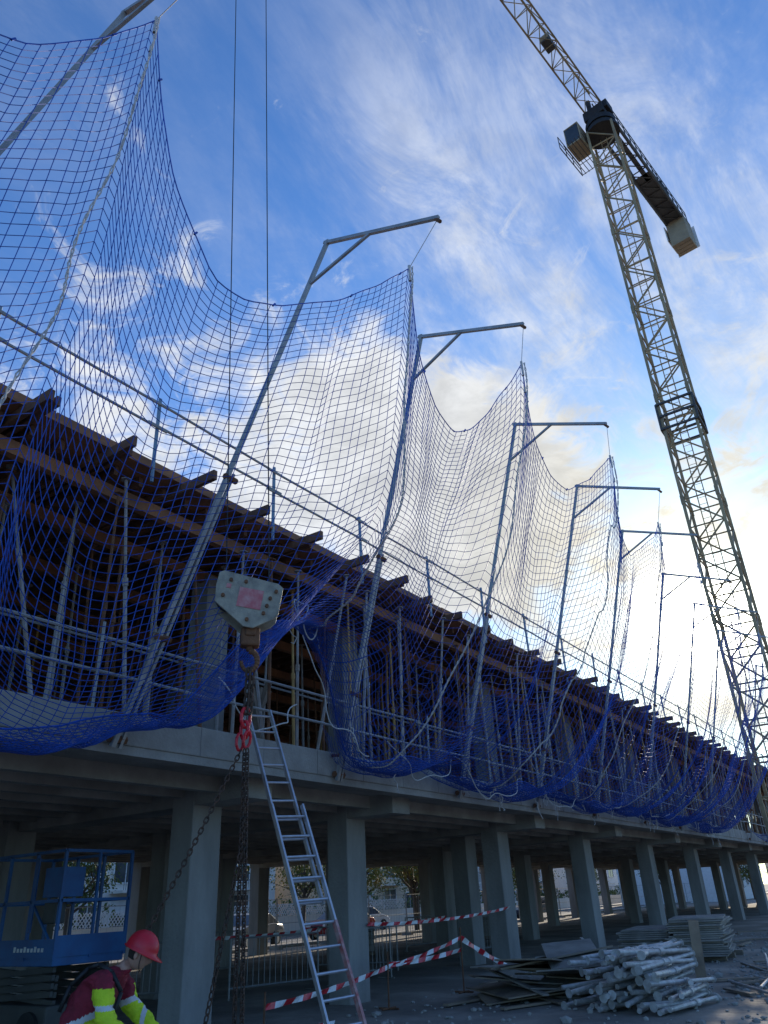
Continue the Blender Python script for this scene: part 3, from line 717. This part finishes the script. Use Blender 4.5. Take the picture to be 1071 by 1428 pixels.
for i in range(2200):
    if i<1500: x=random.uniform(-9,1); y=random.uniform(10,34)
    else: x=random.gauss(-2.6,.9); y=random.gauss(18,2.2)
    r=random.uniform(.012,.05)*(1.8 if random.random()<.08 else 1); o=len(V)
    sc=Vector((random.uniform(.7,1.4),random.uniform(.7,1.4),random.uniform(.4,.9)))
    for q_ in iv: V.append((x+q_.x*r*sc.x*random.uniform(.8,1.2),y+q_.y*r*sc.y,r*.35+q_.z*r*sc.z))
    F+=[[o+k_ for k_ in q_] for q_ in iff]
mk('rubble',V,F,M_pave)
bl=[]
for i in range(80):
    bl.append(((random.uniform(-9,-1),random.uniform(13,34),.03+random.uniform(0,.02)),(random.uniform(.08,.2),random.uniform(.4,1.8),.03),rot(0,0,random.uniform(0,3.1))))
boxes('loose_boards',bl,M_wood)
s=[]
for i in range(26):
    x=random.gauss(-3.0,.5); y=random.gauss(18.5,1.2); an=random.uniform(-.9,.5); z=random.uniform(.04,.35); ln=random.uniform(.5,1.6)
    s.append(seg((x-math.sin(an)*ln,y-math.cos(an)*ln,.04),(x+math.sin(an)*ln,y+math.cos(an)*ln,z),random.choice([.012,.025,.03])))
tubes('scrap_steel_heap',s,M_pile,8)
def pallet(x,y,a,layers,m):
    e=empty('block_pallet',(x,y,0)); R=rz(a); bl=[]
    def T(u,v,z): return (x+math.cos(a)*u-math.sin(a)*v,y+math.sin(a)*u+math.cos(a)*v,z)
    for v in (-.35,0,.35): bl.append((T(0,v,.05),(1.2,.09,.09),R))
    for u in np.linspace(-.54,.54,6): bl.append((T(u,0,.112),(.1,.8,.02),R))
    boxes('pallet_base',bl,M_wood,e); bl=[]
    for l in range(layers):
        for u in (-.4,0,.4):
            for v in (-.3,-.1,.1,.3):
                if l==layers-1 and random.random()<.3: continue
                bl.append((T(u+random.uniform(-.01,.01),v,.222+l*.2),(.385,.188,.188),R))
    boxes('blocks',bl,m,e,bevel=.005)
for q_ in ((-18.3,24.6,.6,4,M_pave),(-17.3,30.4,1.1,3,M_pave),(-17.5,33.6,.3,4,M_pave)): pallet(*q_)
def tape(name,pts,wd=.075):
    V=[];F=[];mi=[]; P=[]
    for i in range(len(pts)-1):
        a=Vector(pts[i]); b=Vector(pts[i+1]); m=max(2,int((b-a).length/.11))
        for t in range(m):
            f=t/m; P.append(a.lerp(b,f)-Vector((0,0,.22*f*(1-f)*(b-a).length*.25)))
    P.append(Vector(pts[-1]))
    for i,q_ in enumerate(P):
        tw=.02*math.sin(i*.9); V.append((q_.x+tw,q_.y,q_.z-wd/2)); V.append((q_.x-tw+.012,q_.y+.05,q_.z+wd/2))
    for i in range(len(P)-1): F.append([2*i,2*i+2,2*i+3,2*i+1]); mi.append((i//2)%2)
    return mk(name,V,F,[M_red,M_white],None,mi)
tape('barrier_tape',[(-8.3,9.0,.42),(-8.6,12.4,.62),(-8.5,14.8,.92),(-8.6,17.0,.25)])
tape('barrier_tape',[(-8.6,12.4,.65),(-8.5,14.8,.72)])
tape('barrier_tape',[(-9.66,13.3,1.25),(-9.66,19.4,1.35)],.06)
tape('barrier_tape',[(-15,9.2,1.1),(-15,13,1.1),(-15,19.6,1.1),(-15,25.6,1.1)])
tape('barrier_tape',[(-8.2,7.8,.06),(-8.5,9.0,.1),(-8.3,10.5,.05)])
for xx,yy,h in ((-8.6,12.4,.85),(-8.5,14.8,1.1),(-8.3,9.0,.6)):
    tubes('tape_stake',[seg((xx,yy,0),(xx+.02,yy,h),.014),seg((xx-.2,yy,.02),(xx+.2,yy,.02),.015),seg((xx,yy-.2,.02),(xx,yy+.2,.02),.015)],M_rust,8)
def barrier(x,y,a,Lb=2.2):
    s=[]
    def T(u,z): return Vector((x+math.cos(a)*u,y+math.sin(a)*u,z))
    for z in (.2,1.08): s.append(seg(T(-Lb/2,z),T(Lb/2,z),.02))
    for u in (-Lb/2,Lb/2): s.append(seg(T(u,.0),T(u,1.08),.02))
    for u in np.linspace(-Lb/2,Lb/2,17)[1:-1]: s.append(seg(T(u,.2),T(u,1.08),.008))
    nx=Vector((-math.sin(a),math.cos(a),0))
    for u in (-Lb/2+.2,Lb/2-.2): s.append(seg(T(u,.015)-nx*.25,T(u,.015)+nx*.25,.015))
    tubes('pedestrian_barrier',s,M_galv,6)
for q_ in ((-12.6,14.0,1.3),(-12.1,16.4,1.5),(-14,18.8,.4),(-18,17,1.2),(-13,24,1.4),(-17,27,1.5),(-14.2,12.0,.6)): barrier(*q_)
fn=empty('site_fence',(-25.6,30,0)); s=[];t_=[]
for y in np.arange(-10,110,3.5):
    for yy in (y,y+3.42): s.append(seg((-25.6,yy,0),(-25.6,yy,2.0),.02))
    for z in (.15,1.0,1.95): s.append(seg((-25.6,y,z),(-25.6,y+3.42,z),.014))
    for yy in np.arange(y,y+3.4,.25): t_.append(seg((-25.6,yy,.15),(-25.6,yy,1.95),.003))
tubes('frames',s,M_galv,5,fn); tubes('wires',t_,M_galv,3,fn,caps=False)
boxes('fence_feet',[((-25.6,y-.04,.07),(.6,.22,.14)) for y in np.arange(-10,110,3.5)],M_conc,fn)
boxes('street_garden_wall',[lohi(-40,-39.7,-60,200,0,1.1)],M_wall,bevel=.02)
wl=[]
for y in np.arange(22,60,.22): wl.append(((-39.55,y,1.5),(.03,.035,.95),rot(.7,0,0))); wl.append(((-39.51,y,1.5),(.03,.035,.95),rot(-.7,0,0)))
boxes('white_lattice_fence',wl,M_white)

# ------------------------------------------------------------------ car
def car(x,y,a,m):
    e=empty('parked_car',(x,y,0)); c_,s_=math.cos(a),math.sin(a)
    def T(l,w_,z): return (x+c_*l-s_*w_,y+s_*l+c_*w_,z)
    pr=[(-2.1,.35),(-2.12,.75),(-1.95,.92),(-1.2,.98),(1.15,.95),(1.95,.80),(2.12,.62),(2.1,.3)]
    def ext(name,pr,w0,w1f,mm,bev=.04):
        V=[];F=[];n_=len(pr)
        for sgn in (-1,1):
            for l,z in pr: V.append(T(l,sgn*w1f(l,z)*w0,z))
        F.append(list(range(n_))[::-1]); F.append([n_+i for i in range(n_)])
        for i in range(n_): j=(i+1)%n_; F.append([i,j,n_+j,n_+i])
        mk(name,V,F,mm,e,bevel=bev)
    ext('body',pr,.88,lambda l,z:1-.08*(abs(l)>1.9),m)
    ext('roof',[(-1.0,1.36),(-.8,1.44),(.1,1.46),(.45,1.38)],.66,lambda l,z:1,m,.03)
    ext('glasshouse',[(-1.75,.94),(-1.05,1.40),(.42,1.40),(1.2,.93)],.80,lambda l,z:1 if z<1.2 else .82,M_glass,.02)
    tubes('tyres',[seg(T(l,w_-.1,.32),T(l,w_+.1,.32),.32) for l in (-1.3,1.3) for w_ in (-.8,.8)],M_rubber,20,e)
    tubes('hubs',[seg(T(l,w_-.11,.32),T(l,w_+.11,.32),.19) for l in (-1.3,1.3) for w_ in (-.8,.8)],M_alu,14,e)
    boxes('lights',[(T(l,w_,.70),(.08,.32,.13),rz(a)) for l in (-2.08,2.06) for w_ in (-.58,.58)],M_white,e)
    boxes('plates',[(T(l,0,.48),(.03,.5,.11),rz(a)) for l in (-2.12,2.12)],M_white,e)
    boxes('grille',[(T(2.1,0,.62),(.05,.7,.12),rz(a))],M_black,e)
car(-28.4,29.5,math.radians(-78),M_car)
car(-33.8,46,math.radians(90),M_white)
car(-28.6,62,math.radians(-90),mat('dark_car_paint',(.03,.04,.07),(.03,.04,.07),1,.3,.4))
car(-28.6,37,math.radians(-90),mat('red_car_paint',(.30,.02,.02),(.28,.02,.02),1,.3,.3))

# ------------------------------------------------------------------ background buildings
def block(name,x0,x1,y0,y1,h,m,floors,bays,balc=True,roof=False):
    e=empty(name,((x0+x1)/2,(y0+y1)/2,0))
    boxes('walls',[lohi(x0,x1,y0,y1,0,h)],m,e)
    gl=[];fr=[];bl=[];rl=[]
    fh=h/floors; bw=(y1-y0)/bays
    for f in range(floors):
        for b in range(bays):
            cy=y0+(b+.5)*bw; z=f*fh+fh*.55; wdt=1.3 if b%2 else 1.9; hh=1.35 if b%2 else 2.0
            gl.append(((x1+.012,cy,z),(.02,wdt,hh)))
            fr+= [((x1+.035,cy,z+hh/2+.05),(.09,wdt+.2,.1)),((x1+.035,cy,z-hh/2-.04),(.12,wdt+.24,.08)),((x1+.035,cy-wdt/2-.04,z),(.07,.08,hh)),((x1+.035,cy+wdt/2+.04,z),(.07,.08,hh)),((x1+.03,cy,z),(.05,.05,hh))]
            if random.random()<.5: fr.append(((x1+.032,cy,z+hh*.25),(.03,wdt-.04,hh*.5-.02)))
            if balc and b%2==0 and f>0:
                bl.append(((x1+.7,cy,f*fh+.05),(1.38,bw*.85,.16)))
                for u in np.linspace(-bw*.4,bw*.4,14): rl.append(seg((x1+1.35,cy+u,f*fh+.13),(x1+1.35,cy+u,f*fh+1.1),.015))
                rl.append(seg((x1+1.35,cy-bw*.42,f*fh+1.1),(x1+1.35,cy+bw*.42,f*fh+1.1),.025))
    boxes('window_glass',gl,M_glass,e); boxes('window_frames',fr,M_white,e)
    if bl: boxes('balconies',bl,M_wall,e); tubes('balcony_rails',rl,M_craned,4,e)
    boxes('parapet',[lohi(x0-.15,x1+.2,y0-.15,y1+.15,h+.002,h+.35)],M_wall,e)
    if roof:
        V=[(x0-.4,y0-.4,h+.36),(x1+.4,y0-.4,h+.36),(x1+.4,y1+.4,h+.36),(x0-.4,y1+.4,h+.36),((x0+x1)/2,y0+2,h+3),((x0+x1)/2,y1-2,h+3)]
        mk('roof',V,[[0,1,4],[1,2,5,4],[2,3,5],[3,0,4,5],[3,2,1,0]],M_roof,e)
block('apartment_building',-60,-46,0,27,13,M_wallg,4,9)
block('apartment_building',-62,-47,30,52,12,M_wall,4,8)
block('apartment_building',-58,-44,56,76,9,M_wallb,3,6,True,True)
block('apartment_building',-60,-45,80,104,12,M_wallg,4,8)
block('white_house',-56,-42,110,130,8.5,M_white,3,6,False,True)
block('white_house',-34,-22,98,118,8,M_white,2,6,False,True)
block('ochre_house',-24,-6,135,160,9,M_wallb,3,6,False,True)

# ------------------------------------------------------------------ trees
def tree_mesh(nm,leafm,h=6.5,rad=2.6,nl=3200,sz=.16):
    V=[];F=[];mi=[]; segs_=[]
    segs_.append(seg((0,0,0),(.08,.05,h*.32),.17,.13)); ends=[]
    for i in range(9):
        an=i*2.4+random.uniform(-.3,.3); zz_=h*(.26+.02*i); L1=random.uniform(.5,1)*rad*.7
        a=Vector((.07,.04,zz_)); b=a+Vector((math.cos(an)*L1*.7,math.sin(an)*L1*.7,random.uniform(.3,1.9)))
        segs_.append(seg(a,b,.075,.045))
        for k_ in range(4):
            c_=b+Vector((random.gauss(0,.6),random.gauss(0,.6),random.uniform(-.4,1.5)))*rad*.42
            segs_.append(seg(b,c_,.04,.012)); ends.append(c_); ends.append(b.lerp(c_,.6))
    Vt,Ft=tubegeo(segs_,6); V=Vt.tolist(); F=[list(x) for x in Ft]; mi=[0]*len(F)
    cl_=[(e,random.uniform(.35,.75)) for e in ends]
    for i in range(nl):
        e,rr=random.choice(cl_); P=e+Vector((random.gauss(0,1),random.gauss(0,1),random.gauss(0,.75)))*rr*.55
        n_=Vector((random.gauss(0,1),random.gauss(0,1),random.gauss(0,1))).normalized(); u=n_.orthogonal().normalized(); v_=n_.cross(u); s_=sz*random.uniform(.5,1.2)
        o=len(V); V+= [tuple(P-u*s_*.5),tuple(P+v_*s_*.32),tuple(P+u*s_*.6),tuple(P-v_*s_*.32)]; F.append([o,o+1,o+2,o+3]); mi.append(1)
    me=D.meshes.new(nm); me.from_pydata(V,[],F); me.materials.append(M_bark); me.materials.append(leafm); me.polygons.foreach_set('material_index',mi); me.update(); return me
tms=[tree_mesh('street_tree_a',M_leaf),tree_mesh('street_tree_b',M_leaf,6.8,3.1,3800),tree_mesh('street_tree_c',M_leafg,5.6,2.8,4200)]
k_=0
for (x,y) in ((-36.5,12),(-36.8,19),(-36.4,25.5),(-37,33),(-36.4,43),(-26.9,24.5),(-26.9,15),(-36.7,50),(-37,58),(-26.9,42),(-37,78),(-36,92),(-26.5,90),(-20,102),(-15,112),(-36.6,4),(-36,-4)):
    o=D.objects.new('street_tree',tms[k_%3]); o.location=(x,y,0); o.rotation_euler=(0,0,k_*1.7); o.scale=[random.uniform(.85,1.1)]*3; scene.collection.objects.link(o); k_+=1
def hedge(): 
    V=[];F=[]
    for i in range(9000):
        y=random.uniform(-20,130); x=random.gauss(-40.8,.35); z=random.uniform(.2,2.1+.5*math.sin(y*.7)); s_=random.uniform(.08,.2)
        n_=Vector((random.gauss(0,1),random.gauss(0,1),random.gauss(0,1))).normalized(); u=n_.orthogonal().normalized(); v_=n_.cross(u); P=Vector((x,y,z)); o=len(V)
        V+= [tuple(P-u*s_),tuple(P+v_*s_*.6),tuple(P+u*s_),tuple(P-v_*s_*.6)]; F.append([o,o+1,o+2,o+3])
    mk('garden_hedge',V,F,M_leafg)
hedge()
print('faces',sum(len(m.polygons) for m in D.meshes))
